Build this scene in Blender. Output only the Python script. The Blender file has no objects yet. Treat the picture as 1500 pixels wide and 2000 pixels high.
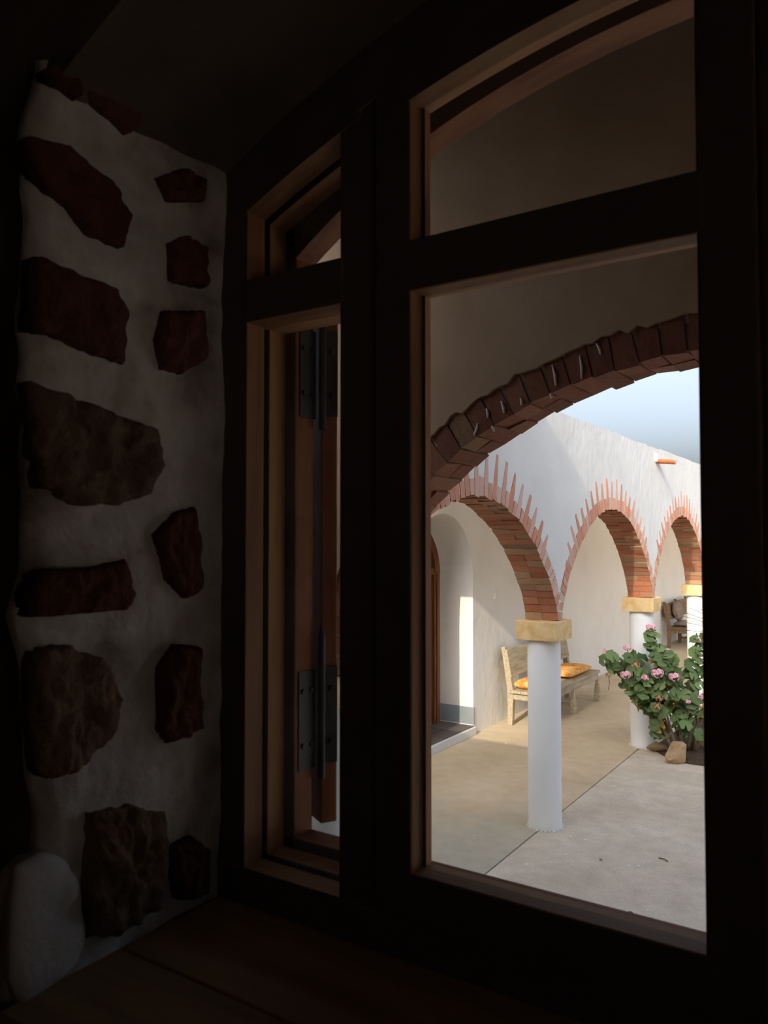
import bpy, bmesh, math, random
from mathutils import Vector, Matrix, noise
random.seed(7)
S = bpy.context.scene
C = S.collection
# ------------------------------------------------------------------ camera, light, exposure
F, EYE, HOR = 1528.0, 2.3, 1050.0
YAW = math.radians(33.3)
cam_d = bpy.data.cameras.new('camera'); cam = bpy.data.objects.new('camera', cam_d); C.objects.link(cam)
cam_d.sensor_fit = 'VERTICAL'; cam_d.sensor_height = 24.0; cam_d.lens = 24.0 * F / 2000.0
cam_d.clip_start = 0.02
cam.location = (0, 0, EYE)
cam.rotation_euler = (math.pi / 2 + math.atan((HOR - 1000) / F), 0, YAW)
cam_d.dof.use_dof = True; cam_d.dof.focus_distance = 7.5; cam_d.dof.aperture_fstop = 6.0
S.camera = cam
w = bpy.data.worlds.new('sky'); S.world = w; w.use_nodes = True
nt = w.node_tree; nt.nodes.clear()
wo = nt.nodes.new('ShaderNodeOutputWorld'); bg = nt.nodes.new('ShaderNodeBackground')
SUN = Vector((-0.128, 1.0, -0.515)).normalized()              # the way the sunlight travels
sk = nt.nodes.new('ShaderNodeTexSky'); sk.sky_type = 'NISHITA'; sk.sun_disc = False
sk.sun_elevation = math.asin(-SUN.z); sk.sun_rotation = math.atan2(-SUN.x, -SUN.y)
sk.air_density = 1.0; sk.dust_density = 8.6; sk.ozone_density = 1.0; sk.altitude = 50
hs = nt.nodes.new('ShaderNodeHueSaturation'); hs.inputs['Saturation'].default_value = 0.50
nt.links.new(sk.outputs[0], hs.inputs['Color']); 
wb = nt.nodes.new('ShaderNodeMix'); wb.data_type = 'RGBA'; wb.blend_type = 'MULTIPLY'; wb.inputs[0].default_value = 1.0   # white balance of the camera
wb.inputs[7].default_value = (0.95, 0.99, 1.08, 1)
nt.links.new(hs.outputs[0], wb.inputs[6]); nt.links.new(wb.outputs[2], bg.inputs[0]); bg.inputs[1].default_value = 0.29
nt.links.new(bg.outputs[0], wo.inputs[0])
sun_d = bpy.data.lights.new('sun', 'SUN'); sun = bpy.data.objects.new('sun', sun_d); C.objects.link(sun)
sun_d.energy = 2.8; sun_d.color = (1.0, 0.86, 0.68); sun_d.angle = math.radians(0.55)
sun.rotation_euler = SUN.to_track_quat('-Z', 'Y').to_euler()
S.view_settings.view_transform = 'Standard'; S.view_settings.look = 'None'
S.view_settings.gamma = 1.0; S.view_settings.use_curve_mapping = False
S.view_settings.exposure = 0.5

# ------------------------------------------------------------------ helpers
def ray(u, v):
    du = u - 750.0
    sn, cs = math.sin(YAW), math.cos(YAW)
    return Vector((-F * sn + du * cs, F * cs + du * sn, HOR - v))
def at_z(u, v, z=0.0):
    r = ray(u, v); t = (z - EYE) / r.z; return Vector((0, 0, EYE)) + r * t
def at_x(u, v, x):
    r = ray(u, v); return Vector((0, 0, EYE)) + r * (x / r.x)
def at_y(u, v, y):
    r = ray(u, v); return Vector((0, 0, EYE)) + r * (y / r.y)
def at_d(u, v, d):                      # at horizontal depth d from the eye
    return Vector((0, 0, EYE)) + ray(u, v) * (d / F)

class MB:
    def __init__(s): s.v = []; s.f = []; s.m = []
    def vert(s, p): s.v.append(tuple(p)); return len(s.v) - 1
    def face(s, idx, m=0): s.f.append(tuple(idx)); s.m.append(m)
    def box(s, lo, hi, m=0, M=None):
        (x0, y0, z0), (x1, y1, z1) = lo, hi
        b = len(s.v)
        for p in ((x0,y0,z0),(x1,y0,z0),(x1,y1,z0),(x0,y1,z0),(x0,y0,z1),(x1,y0,z1),(x1,y1,z1),(x0,y1,z1)):
            s.v.append(tuple(M @ Vector(p)) if M else p)
        for q in ((0,3,2,1),(4,5,6,7),(0,1,5,4),(1,2,6,5),(2,3,7,6),(3,0,4,7)): s.face([b + i for i in q], m)
        return s
    def loft(s, rings, cap=True, m=0, closed=True):
        b = len(s.v); n = len(rings[0])
        for r in rings:
            for p in r: s.v.append(tuple(p))
        for i in range(len(rings) - 1):
            for j in range(n if closed else n - 1):
                k = (j + 1) % n
                s.face((b + i*n + j, b + i*n + k, b + (i+1)*n + k, b + (i+1)*n + j), m)
        if cap:
            s.face([b + j for j in reversed(range(n))], m)
            s.face([b + (len(rings)-1)*n + j for j in range(n)], m)
        return s
    def tube(s, pts, rad, n=8, m=0):
        pts = [Vector(p) for p in pts]; rings = []
        for i, p in enumerate(pts):
            d = (pts[min(i+1, len(pts)-1)] - pts[max(i-1, 0)]).normalized()
            a = d.orthogonal().normalized(); b2 = d.cross(a)
            if i and a.dot(pa) < 0: pass
            if i:
                a = (pa - d * pa.dot(d)).normalized(); b2 = d.cross(a)
            pa = a
            r = rad[i] if hasattr(rad, '__len__') else rad
            rings.append([p + (a * math.cos(2*math.pi*j/n) + b2 * math.sin(2*math.pi*j/n)) * r for j in range(n)])
        return s.loft(rings, True, m)
    def mesh(s, name, mats):
        me = bpy.data.meshes.new(name); me.from_pydata(s.v, [], s.f)
        for mt in (mats if isinstance(mats, (list, tuple)) else [mats]): me.materials.append(mt)
        for i, p in enumerate(me.polygons): p.material_index = s.m[i]
        bm = bmesh.new(); bm.from_mesh(me); bmesh.ops.recalc_face_normals(bm, faces=bm.faces[:]); bm.to_mesh(me); bm.free()
        me.update(); return me
    def build(s, name, mats, parent=None, smooth=False, bevel=0.0):
        me = s.mesh(name, mats)
        if smooth:
            for p in me.polygons: p.use_smooth = True
        return link(name, me, parent, bevel)
def link(name, me, parent=None, bevel=0.0):
    o = bpy.data.objects.new(name, me); C.objects.link(o)
    if parent: o.parent = parent
    if bevel:
        b = o.modifiers.new('bevel', 'BEVEL'); b.width = bevel; b.segments = 2; b.limit_method = 'ANGLE'
    return o
def empty(name, loc=(0,0,0), parent=None):
    o = bpy.data.objects.new(name, None); C.objects.link(o); o.location = loc; o.empty_display_size = .1
    if parent: o.parent = parent
    return o
def tag(o, label, cat=None, group=None, kind=None):
    if label: o['label'] = label
    if cat: o['category'] = cat
    if group: o['group'] = group
    if kind: o['kind'] = kind
    return o
def struct(o, label, cat): return tag(o, label, cat, kind='structure')
def put(name, me, parent, loc, rot=None, sc=None):
    o = bpy.data.objects.new(name, me); C.objects.link(o); o.parent = parent; o.location = loc
    if rot is not None:
        o.rotation_mode = 'QUATERNION'; o.rotation_quaternion = rot
    if sc: o.scale = sc
    return o

# ------------------------------------------------------------------ materials
def srgb(c):
    c = c.lstrip('#'); r = [int(c[i:i+2], 16) / 255 for i in (0, 2, 4)]
    return tuple(x / 12.92 if x <= .04045 else ((x + .055) / 1.055) ** 2.4 for x in r) + (1,)
def mat(name, cols, scale=6.0, rough=.8, bump=.0, bscale=30.0, stretch=None, rnd=None, detail=6.0, spec=.25, dist=.01, ramp=(.3, .7)):
    """cols: colours spread over a noise ramp; rnd: colours picked per object"""
    m = bpy.data.materials.new(name); m.use_nodes = True; t = m.node_tree; N = t.nodes.new; L = t.links.new
    b = t.nodes['Principled BSDF']; b.inputs['Roughness'].default_value = rough
    b.inputs['Specular IOR Level'].default_value = spec
    co = N('ShaderNodeTexCoord'); mp = N('ShaderNodeMapping'); L(co.outputs['Object'], mp.inputs[0])
    if stretch: mp.inputs['Scale'].default_value = stretch
    if rnd is not None:                 # shift the pattern from object to object
        oi = N('ShaderNodeObjectInfo'); ml = N('ShaderNodeMath'); ml.operation = 'MULTIPLY'; ml.inputs[1].default_value = 37.0
        L(oi.outputs['Random'], ml.inputs[0]); L(ml.outputs[0], mp.inputs['Location'])
    nz = N('ShaderNodeTexNoise'); nz.inputs['Scale'].default_value = scale; nz.inputs['Detail'].default_value = detail
    L(mp.outputs[0], nz.inputs['Vector'])
    r = N('ShaderNodeValToRGB'); els = r.color_ramp.elements
    cl = [srgb(c) if isinstance(c, str) else c for c in cols]
    if len(cl) == 1: cl = cl * 2
    els[0].position = ramp[0]; els[0].color = cl[0]; els[1].position = ramp[1]; els[1].color = cl[-1]
    for i, c in enumerate(cl[1:-1]):
        el = els.new(ramp[0] + (ramp[1] - ramp[0]) * (i + 1) / (len(cl) - 1)); el.color = c
    L(nz.outputs['Fac'], r.inputs[0]); out = r.outputs[0]
    if rnd:
        r2 = N('ShaderNodeValToRGB'); r2.color_ramp.interpolation = 'CONSTANT'
        e2 = r2.color_ramp.elements; rl = [srgb(c) for c in rnd]
        e2[0].color = rl[0]; e2[1].position = 1 / len(rl); e2[1].color = rl[min(1, len(rl)-1)]
        for i in range(2, len(rl)):
            q = e2.new(i / len(rl)); q.color = rl[i]
        L(oi.outputs['Random'], r2.inputs[0])
        mx = N('ShaderNodeMix'); mx.data_type = 'RGBA'; mx.inputs[0].default_value = .62
        L(out, mx.inputs[6]); L(r2.outputs[0], mx.inputs[7]); out = mx.outputs[2]
    L(out, b.inputs['Base Color'])
    if bump:
        n2 = N('ShaderNodeTexNoise'); n2.inputs['Scale'].default_value = bscale; n2.inputs['Detail'].default_value = 8
        L(mp.outputs[0], n2.inputs['Vector'])
        bp = N('ShaderNodeBump'); bp.inputs['Strength'].default_value = bump; bp.inputs['Distance'].default_value = dist
        L(n2.outputs['Fac'], bp.inputs['Height']); L(bp.outputs[0], b.inputs['Normal'])
    return m
M = {}
M['stucco'] = mat('white_limewash', ['#d8d8d6', '#dddddb', '#e2e2e0'], 2.2, .9, .35, 9, dist=.02)
M['stucco_in'] = mat('cream_limewash', ['#ece8e1', '#f1eee8', '#f4f2ed'], 1.6, .9, .5, 7, dist=.02)
M['shaft'] = mat('white_painted_column', ['#ededeb', '#f2f2f0', '#f5f5f3'], 3, .75, .15, 40, dist=.004)
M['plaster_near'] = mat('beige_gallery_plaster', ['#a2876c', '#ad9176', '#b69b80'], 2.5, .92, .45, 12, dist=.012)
M['mortar'] = mat('grey_lime_mortar', ['#a3836a', '#b59a80'], 9, .95, .4, 60, dist=.005)
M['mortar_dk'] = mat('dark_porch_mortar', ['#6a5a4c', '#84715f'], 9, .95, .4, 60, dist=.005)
M['brick'] = mat('red_brick', ['#8f5d45', '#a96f54', '#bb8768', '#a88d6a'], 7, .88, .5, 45, rnd=['#b06a4c', '#a35c42', '#bb7a58', '#a96c4e', '#b0906c', '#a86248', '#95705a', '#8c7a60'], dist=.006)
M['brick_face'] = mat('limewashed_brick', ['#c98b70', '#d3a18c', '#dbb8a8', '#cfc4ba'], 9, .9, .5, 45, rnd=['#d2906e', '#d9a58e', '#cf8a6a', '#dcb3a3', '#d8c2b6', '#d09a80', '#cc8058'], dist=.006)
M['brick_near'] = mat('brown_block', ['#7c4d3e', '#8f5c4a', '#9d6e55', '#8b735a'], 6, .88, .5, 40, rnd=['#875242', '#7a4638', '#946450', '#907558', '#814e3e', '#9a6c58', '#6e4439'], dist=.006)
M['sand'] = mat('sandstone', ['#d9b27a', '#e8c48c', '#f0d29c'], 14, .9, .5, 90, dist=.004)
M['concrete_g'] = mat('tan_concrete_gallery', ['#cbb698', '#d8c4a4', '#e0ceb0'], 1.3, .85, .25, 30, dist=.004)
def worn(m, col, y0, y1):                            # a greyer worn stretch of the floor with a soft uneven edge
    t = m.node_tree; N = t.nodes.new; L = t.links.new; b = t.nodes['Principled BSDF']; old = b.inputs['Base Color'].links[0].from_socket
    co = N('ShaderNodeTexCoord'); sp = N('ShaderNodeSeparateXYZ'); L(co.outputs['Object'], sp.inputs[0])
    nz = N('ShaderNodeTexNoise'); nz.inputs['Scale'].default_value = 1.7; L(co.outputs['Object'], nz.inputs['Vector'])
    ad = N('ShaderNodeMath'); ad.operation = 'MULTIPLY_ADD'; ad.inputs[1].default_value = 1.6; L(nz.outputs['Fac'], ad.inputs[0]); L(sp.outputs['Y'], ad.inputs[2])
    mr = N('ShaderNodeMapRange'); mr.inputs[1].default_value = y1 + .8; mr.inputs[2].default_value = y0 + .8; L(ad.outputs[0], mr.inputs[0])
    mx = N('ShaderNodeMix'); mx.data_type = 'RGBA'; L(mr.outputs[0], mx.inputs[0]); L(old, mx.inputs[6]); mx.inputs[7].default_value = srgb(col); L(mx.outputs[2], b.inputs['Base Color'])
def speckle(m, sc=70.0, amt=.16):                    # fine grit in the colour
    t = m.node_tree; N = t.nodes.new; L = t.links.new; b = t.nodes['Principled BSDF']; old = b.inputs['Base Color'].links[0].from_socket
    co = N('ShaderNodeTexCoord'); nz = N('ShaderNodeTexNoise'); nz.inputs['Scale'].default_value = sc; nz.inputs['Detail'].default_value = 4; L(co.outputs['Object'], nz.inputs['Vector'])
    n3 = N('ShaderNodeTexNoise'); n3.inputs['Scale'].default_value = 7; n3.inputs['Detail'].default_value = 8; L(co.outputs['Object'], n3.inputs['Vector'])
    a = N('ShaderNodeMath'); a.operation = 'ADD'; L(nz.outputs['Fac'], a.inputs[0]); L(n3.outputs['Fac'], a.inputs[1])
    mr = N('ShaderNodeMapRange'); mr.inputs[1].default_value = .75; mr.inputs[2].default_value = 1.25; mr.inputs[3].default_value = 1 - amt; mr.inputs[4].default_value = 1.0; L(a.outputs[0], mr.inputs[0])
    mx = N('ShaderNodeMix'); mx.data_type = 'RGBA'; mx.blend_type = 'MULTIPLY'; mx.inputs[0].default_value = 1; L(old, mx.inputs[6]); L(mr.outputs[0], mx.inputs[7]); L(mx.outputs[2], b.inputs['Base Color'])

M['concrete_c'] = mat('tan_concrete_court', ['#d6c6b0', '#e0d0ba', '#e7d9c5'], 1.8, .88, .15, 30, dist=.004)
M['concrete_s'] = mat('grey_concrete_patch', ['#bdb4a0', '#c8beaa', '#cfc5ae'], 1.5, .85, .25, 30, dist=.004)
M['wood'] = mat('pine_wood', ['#8a6144', '#a57a55', '#b58b63'], 5, .6, .25, 22, stretch=(6, 6, .5), dist=.002)
M['wood_h'] = mat('pine_wood_across', ['#8a6144', '#a57a55', '#b58b63'], 5, .6, .25, 22, stretch=(.5, 6, 6), dist=.002)
M['wood_out'] = mat('reddish_shutter_wood', ['#75472f', '#8e5a3c', '#9e6a46'], 5, .6, .25, 22, stretch=(6, 6, .5), dist=.002)
M['wood_out_h'] = mat('reddish_wood_across', ['#75472f', '#8e5a3c', '#9e6a46'], 5, .6, .25, 22, stretch=(.5, 6, 6), dist=.002)
M['shade_wood'] = mat('room_side_shade_timber', ['#5d524e', '#685d59'], 5, .7, .2, 22, stretch=(3, 3, 3), dist=.002)
M['door'] = mat('dark_door_wood', ['#5b3622', '#7a4a2c', '#92603a'], 6, .5, .25, 25, stretch=(6, 6, .4), dist=.002)
M['bench'] = mat('weathered_wood', ['#9b8d74', '#b5a78c', '#c4b79c'], 7, .8, .3, 40, stretch=(5, .5, 5), dist=.002)
M['bench_dk'] = mat('brown_bench_wood', ['#6b5542', '#836a52', '#93785c'], 7, .7, .3, 40, stretch=(5, .5, 5), dist=.002)
M['iron'] = mat('black_iron', ['#24262a', '#34373b'], 20, .55, .3, 90, spec=.5, dist=.001)
M['orange'] = mat('orange_print_cloth', ['#d88a3c', '#e79a4e', '#efc173', '#e0803f'], 9, .9, .25, 60, dist=.004)
M['cushion_dk'] = mat('mauve_print_cloth', ['#75665f', '#8f7d74', '#a08f86'], 16, .9, .25, 60, dist=.004)
M['bluegrey'] = mat('blue_grey_paint', ['#8a9296', '#98a0a3'], 5, .7, .1, 30)
M['tile'] = mat('slate_tile', ['#58524f', '#6a6360'], 6, .5, .2, 40, rnd=['#5d5653', '#665f5b', '#6e6763'])
M['leaf'] = mat('geranium_leaf', ['#56693c', '#677b4a', '#80905e'], 12, .55, .2, 50, rnd=['#556a3c', '#627846', '#6f8650', '#4b6038', '#7e925c'], dist=.003)
M['leaf_old'] = mat('yellowed_leaf', ['#8f7a2e', '#b58a3a', '#7d6a30'], 12, .6, .2, 50, rnd=['#a5812f', '#8a7c35', '#b4793a'], dist=.003)
M['petal'] = mat('pink_petal', ['#ee9db4', '#f6c0cc', '#fbdde2'], 60, .6)
M['petal_dry'] = mat('dried_petal', ['#9c7148', '#b98d5f', '#d6c2a5'], 60, .8)
M['stem'] = mat('stem_bark', ['#6f5a44', '#83705a', '#5d5a3c'], 20, .8, .4, 60)
M['rock'] = mat('tan_rock', ['#9b7f5f', '#b39773', '#c2a885'], 7, .9, .8, 25, dist=.02)
M['soil'] = mat('dark_soil', ['#4a3a2d', '#5d4a3a'], 15, .95, .8, 40, dist=.02)
M['yucca'] = mat('spiky_green_leaf', ['#4d6038', '#6b7f4b', '#84915a'], 6, .5, stretch=(1, 1, 1))
M['stone'] = mat('rough_brown_stone', ['#4c3a32', '#65503f', '#8a7260', '#5a4a3a'], 14, .95, 1.0, 38, rnd=['#6b5144', '#7d6453', '#6a5546'], dist=.02)
M['stone_red'] = mat('red_stone', ['#4f2f28', '#6a4034', '#5c3a30'], 14, .95, 1.0, 38, rnd=['#63392e', '#553129', '#6d4336'], dist=.02)
M['reveal'] = mat('rough_white_plaster', ['#7f746d', '#b5aeaa', '#cac7c6', '#a89f99'], 7, .92, 1.0, 22, dist=.012)
M['patch'] = mat('white_plaster_patch', ['#bdb9b9', '#d6d4d6', '#e0dfe2'], 9, .92, .8, 22, dist=.01)
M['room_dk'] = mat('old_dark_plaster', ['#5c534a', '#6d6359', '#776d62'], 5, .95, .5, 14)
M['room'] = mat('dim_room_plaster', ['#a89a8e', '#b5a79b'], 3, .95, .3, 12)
M['sill'] = mat('brown_sill_board', ['#8c7150', '#a58762', '#b2956f'], 4, .7, .2, 20, stretch=(.5, 5, 5), dist=.002)
M['roof'] = mat('whitewashed_roof', ['#e2ddd4', '#eae6de'], 2, .95, .3, 20)
M['beam_ceiling'] = mat('dark_timber_ceiling', ['#4a3626', '#5d4530'], 4, .8, .2, 20, stretch=(6, .5, 6))
M['switch'] = mat('white_plastic', ['#e9e6df'], 5, .4)
M['terracotta'] = mat('terracotta', ['#b8623c', '#c9794f'], 12, .85, .4, 50)
M['chip'] = mat('white_paint_chip', ['#e8e6e2'], 5, .8)
M['dryleaf'] = mat('dry_twig', ['#6b5238', '#7d6244'], 20, .9)
worn(M['concrete_g'], '#c0b8a4', 5.3, 6.5); speckle(M['concrete_g']); speckle(M['concrete_c'], 70, .22)
def glass():
    m = bpy.data.materials.new('window_glass'); m.use_nodes = True; t = m.node_tree; t.nodes.clear()
    o = t.nodes.new('ShaderNodeOutputMaterial'); mx = t.nodes.new('ShaderNodeMixShader'); tr = t.nodes.new('ShaderNodeBsdfTransparent')
    gl = t.nodes.new('ShaderNodeBsdfGlossy'); gl.inputs['Roughness'].default_value = .02; fr = t.nodes.new('ShaderNodeFresnel'); fr.inputs[0].default_value = 1.3
    tr.inputs[0].default_value = (.96, .97, .97, 1)
    t.links.new(fr.outputs[0], mx.inputs[0]); t.links.new(tr.outputs[0], mx.inputs[1]); t.links.new(gl.outputs[0], mx.inputs[2]); t.links.new(mx.outputs[0], o.inputs[0])
    return m
M['glass'] = glass()

# ------------------------------------------------------------------ curves of the arches
SPR = 1.64                                           # height of the capitals' tops
def drop_arc(r):                                     # arcade arch: between an ellipse and a parabola
    r = min(1.0, abs(r)); return .5 * r * r + .5 * (1 - math.sqrt(max(0, 1 - r * r)))
def drop_ell(r):
    r = min(1.0, abs(r)); return 1 - math.sqrt(max(0, 1 - r * r))
def arch_samples(a, b, drop, n=400):                 # points (s, z) along the intrados with s from -a to a
    return [(-a * math.cos(math.pi * i / n), b * (1 - drop(math.cos(math.pi * i / n)))) for i in range(n + 1)]
def resample(pts, pitch):
    L = [0.0]
    for p, q in zip(pts, pts[1:]): L.append(L[-1] + math.hypot(q[0]-p[0], q[1]-p[1]))
    n = max(1, round(L[-1] / pitch)); out = []; j = 0
    for k in range(n):
        t = (k + .5) * L[-1] / n
        while L[j+1] < t: j += 1
        f = (t - L[j]) / (L[j+1] - L[j] + 1e-9)
        p, q = pts[j], pts[j+1]; dx, dz = q[0]-p[0], q[1]-p[1]; l = math.hypot(dx, dz) + 1e-9
        out.append((p[0] + dx*f, p[1] + dz*f, dx/l, dz/l))
    return out, L[-1] / n

def off_curve(a, b, drop, off, n):                   # intrados pushed outwards by off
    P = arch_samples(a, b, drop, n); out = []
    for i, (s, z) in enumerate(P):
        p, q = P[max(i-1, 0)], P[min(i+1, n)]; dx, dz = q[0]-p[0], q[1]-p[1]; l = math.hypot(dx, dz) + 1e-9
        nx, nz = -dz / l, dx / l
        out.append((s + nx * off, max(0, z + nz * off)))
    return out
def wall_strip(cols, t0, t1, to3, m=0):
    """cols: (s, bottom, top); a wall between the two planes t0 and t1"""
    mb = MB(); rows = []
    for s, zb, zt in cols:
        rows.append([mb.vert(to3(s, t0, zb)), mb.vert(to3(s, t0, zt)), mb.vert(to3(s, t1, zt)), mb.vert(to3(s, t1, zb))])
    for a, b in zip(rows, rows[1:]):
        for i in range(4):
            j = (i + 1) % 4; mb.face((a[i], b[i], b[j], a[j]), m)
    mb.face(rows[0][::-1], m); mb.face(rows[-1], m)
    return mb
toX = lambda s, t, z: (t, s, z)                      # wall running along Y, thickness along X
toY = lambda s, t, z: (s, t, z)                      # wall running along X, thickness along Y

# ================================================================== SETTING: outside
COLX, COLY = -2.4, [3.15, 6.0, 8.87, 11.7, 14.55, 17.4, 20.25, 23.1]
# floors
fl = MB(); fl.box((-2.4, 3.0, -.3), (14, 30, -.004)).build('floor_courtyard', M['concrete_c'])
struct(bpy.data.objects['floor_courtyard'], 'tan concrete courtyard slab in front of the white columns', 'floor')
o = MB().box((-4.9, 1.2, -.3), (-2.41, 26, 0)).build('floor_gallery', M['concrete_g'])
struct(o, 'tan concrete gallery floor between the columns and the bench wall', 'floor')
o = MB().box((-2.87, 1.2, -.3), (5.6, 3.0, -.004)).build('floor_porch', M['concrete_s'])
struct(o, 'concrete floor of the shaded porch outside the window', 'floor')

# bench wall with the door niche
NY, NR, NS = 7.6, .70, 1.87
def wing_wall():
    cols = []; y = 1.2
    ny = lambda q: (q, 0.0, 3.05)
    cols += [ny(1.2), ny(NY - NR)]
    for i in range(25):
        a = math.pi * i / 24; cols.append((NY - NR * math.cos(a), NS + NR * math.sin(a), 3.05))
    cols += [ny(NY + NR), ny(26)]
    return wall_strip(cols, -4.64, -4.2, toX).build('wall_left', M['stucco_in'])
wl = struct(wing_wall(), 'cream plastered gallery wall behind the bench, with an arched door niche', 'wall')
MB().box((-4.95, 1.2, 0), (-4.64, 26, 3.05)).build('niche_back', M['stucco_in'], wl)
MB().box((-4.66, NY + NR - .004, .11), (-4.19, NY + NR + .012, .31)).build('painted_band', M['bluegrey'], wl)
MB().box((-4.64, NY - NR - .012, .11), (-4.205, NY - NR + .004, .31)).build('painted_band', M['bluegrey'], wl)
stp = MB().box((-4.63, NY - NR, 0), (-4.155, NY + NR - .002, .092)).build('trim_1', M['stucco'], None, bevel=.008)
struct(stp, 'low white step of the door niche', 'step')
for i in range(4):
    for j in range(2):
        y0 = NY - NR + .01 + i * .345; x0 = -4.625 + j * .225
        MB().box((x0, y0, .09), (x0 + .217, y0 + .338, .102)).build('tile', M['tile'], stp)
# wing roof, end wall
o = MB().box((-4.95, 5.57, 3.0), (-2.54, 26, 3.22)).build('ceiling_wing', M['roof']); struct(o, 'flat roof slab over the arcade gallery', 'ceiling')
o = MB().box((-4.95, 26, 0), (-2.27, 26.3, 3.3)).build('wall_far', M['stucco']); struct(o, 'white end wall of the arcade gallery', 'wall')

# the arcade wall with its brick arches
A, B = 1.38, .93
def top(y): return 3.31 + .018 * noise.noise((y * 1.3, 3.1, 0)) + .012 * noise.noise((y * 6, 1, 0))
def arcade():
    cols = [(3.29, SPR, top(3.3))]
    for y0, y1 in zip(COLY, COLY[1:]):
        c = (y0 + y1) / 2
        for q, z in off_curve(A, B, drop_arc, .022, 48):
            if c + q > 3.3: cols.append((c + q, SPR + z, top(c + q)))
    cols.append((23.1, SPR, 3.3)); cols.append((23.1001, 0, 3.3)); cols.append((26, 0, 3.3))
    return wall_strip(cols, -2.535, -2.268, toX).build('wall_arcade', M['stucco'])
wa = struct(arcade(), 'white limewashed arcade wall with rounded brick arches and flat parapet', 'wall')
def arch_bricks(parent, centre, a, b, drop, pitch, th, spike, along, depth0, depth1, meshes, spikes=True, clamp=1.43, gap=.007, rng=None):
    smp, p = resample(arch_samples(a, b, drop), pitch); n = len(smp); rnd = rng
    full = depth1 - depth0
    for i, (s, z, ts, tz) in enumerate(smp):
        nrm = (-tz, ts)                                            # outward normal in (s, z)
        if nrm[1] < 0: nrm = (tz, -ts)
        r = abs(s) / a
        is_sp = spikes and i % 2 == 0 and r < .80 and abs(i - n/2) > .5
        ln = spike * rnd.uniform(.86, 1.08) * (1 - .25 * r) if is_sp else th * rnd.uniform(.9, 1.1)
        if abs(nrm[0]) > .2: ln = min(ln, max(.035, (clamp - abs(s)) / abs(nrm[0]) - .003))
        kinds = [(0.5, 1.0)] if rnd.random() < .35 else ([(.27, .52), (.76, .47)] if rnd.random() < .5 else [(.24, .47), (.73, .52)])
        for fc, fw in kinds:
            dc = depth0 + full * fc; w = full * fw
            if along == 'Y':
                X = Vector((1, 0, 0)); T = Vector((0, ts, tz)); Nn = Vector((0, nrm[0], nrm[1])); loc = Vector((dc, centre + s, SPR + z))
            else:
                X = Vector((0, 1, 0)); T = Vector((ts, 0, tz)); Nn = Vector((nrm[0], 0, nrm[1])); loc = Vector((centre + s, dc, SPR + z))
            if X.cross(T).dot(Nn) < 0: T = -T
            rot = Matrix((X, T, Nn)).transposed().to_quaternion()
            loc = loc - Nn * rnd.uniform(-.006, .006)
            lnp = ln if (fc + fw/2 > .8 or not is_sp) else th
            put('brick', rnd.choice(spikes_m if lnp > .18 and spikes else meshes), parent, loc, rot, (w - gap * .4, (p - gap), lnp))
def unit_mesh(k, mats, face, taper=1.0):
    rnd = random.Random(k); mb = MB(); rings = []
    for z in (0, .5, 1):
        tp = 1 if z < .6 else taper
        rings.append([(x + rnd.uniform(-.012, .012), y * tp + rnd.uniform(-.05, .05), z + rnd.uniform(-.03, .03)) for x, y in ((-.5,-.5), (.5,-.5), (.5,.5), (-.5,.5))])
    mb.loft(rings)
    for i, f in enumerate(mb.f):
        cx = sum(mb.v[j][0] for j in f) / len(f)
        if cx * face > .4: mb.m[i] = 1
    return mb.mesh('brick', mats)
unit = [unit_mesh(k, [M['brick'], M['brick_face']], +1) for k in range(6)]
spikes_m = [unit_mesh(40 + k, [M['brick'], M['brick_face']], +1, .42) for k in range(5)]
for k in range(4):
    c = (COLY[k] + COLY[k+1]) / 2
    cols = [(c + q, SPR + z, SPR + z + .03) for q, z in off_curve(A, B, drop_arc, .010, 48)]
    ring = wall_strip(cols, -2.525, -2.275, toX).build('arch_ring', M['mortar'], wa)
    ring['label'] = ['brick arch nearest the window', 'middle brick arch with spiky crown', 'far brick arch beside the right column', 'farthest brick arch'][k]
    arch_bricks(ring, c, A, B, drop_arc, .066, .115, .30, 'Y', -2.54, -2.262, unit, True, 1.425, .005, random.Random(50 + k))

# porch wall with the wide arch right outside the window
PA, PB, PC = 1.70, 1.35, -.5
PCS = [PC, PC + 3.85]
def porch():
    def cols(off, zt, rag):
        out = [(-2.69, SPR, zt)]
        for pc in PCS:
            for q, z in off_curve(PA, PB, drop_ell, off, 160):
                x = pc + q
                if rag: z += .5 * (.040 * noise.noise((x * 7, 2, 0)) + .045 * noise.noise((x * 24, 5, 0)) + .03 * noise.noise((x * 60, 5, 0)))
                if rag and abs(q) > PA + .08: z = 0
                out.append((x, SPR + max(0, z), zt))
        out += [(PCS[-1] + PA + .2, SPR, zt), (PCS[-1] + PA + .201, 0, zt), (5.6, 0, zt)]
        out.sort(key=lambda c: c[0]); return out
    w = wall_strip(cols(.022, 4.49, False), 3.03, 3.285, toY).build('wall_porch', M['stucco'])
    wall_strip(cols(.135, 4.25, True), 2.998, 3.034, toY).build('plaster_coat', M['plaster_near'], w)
    return w
wp = struct(porch(), 'shaded porch wall with a wide brick arch just outside the window', 'wall')
unit_n = [unit_mesh(20 + k, [M['brick_near'], M['brick_near']], +1) for k in range(6)]
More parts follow.
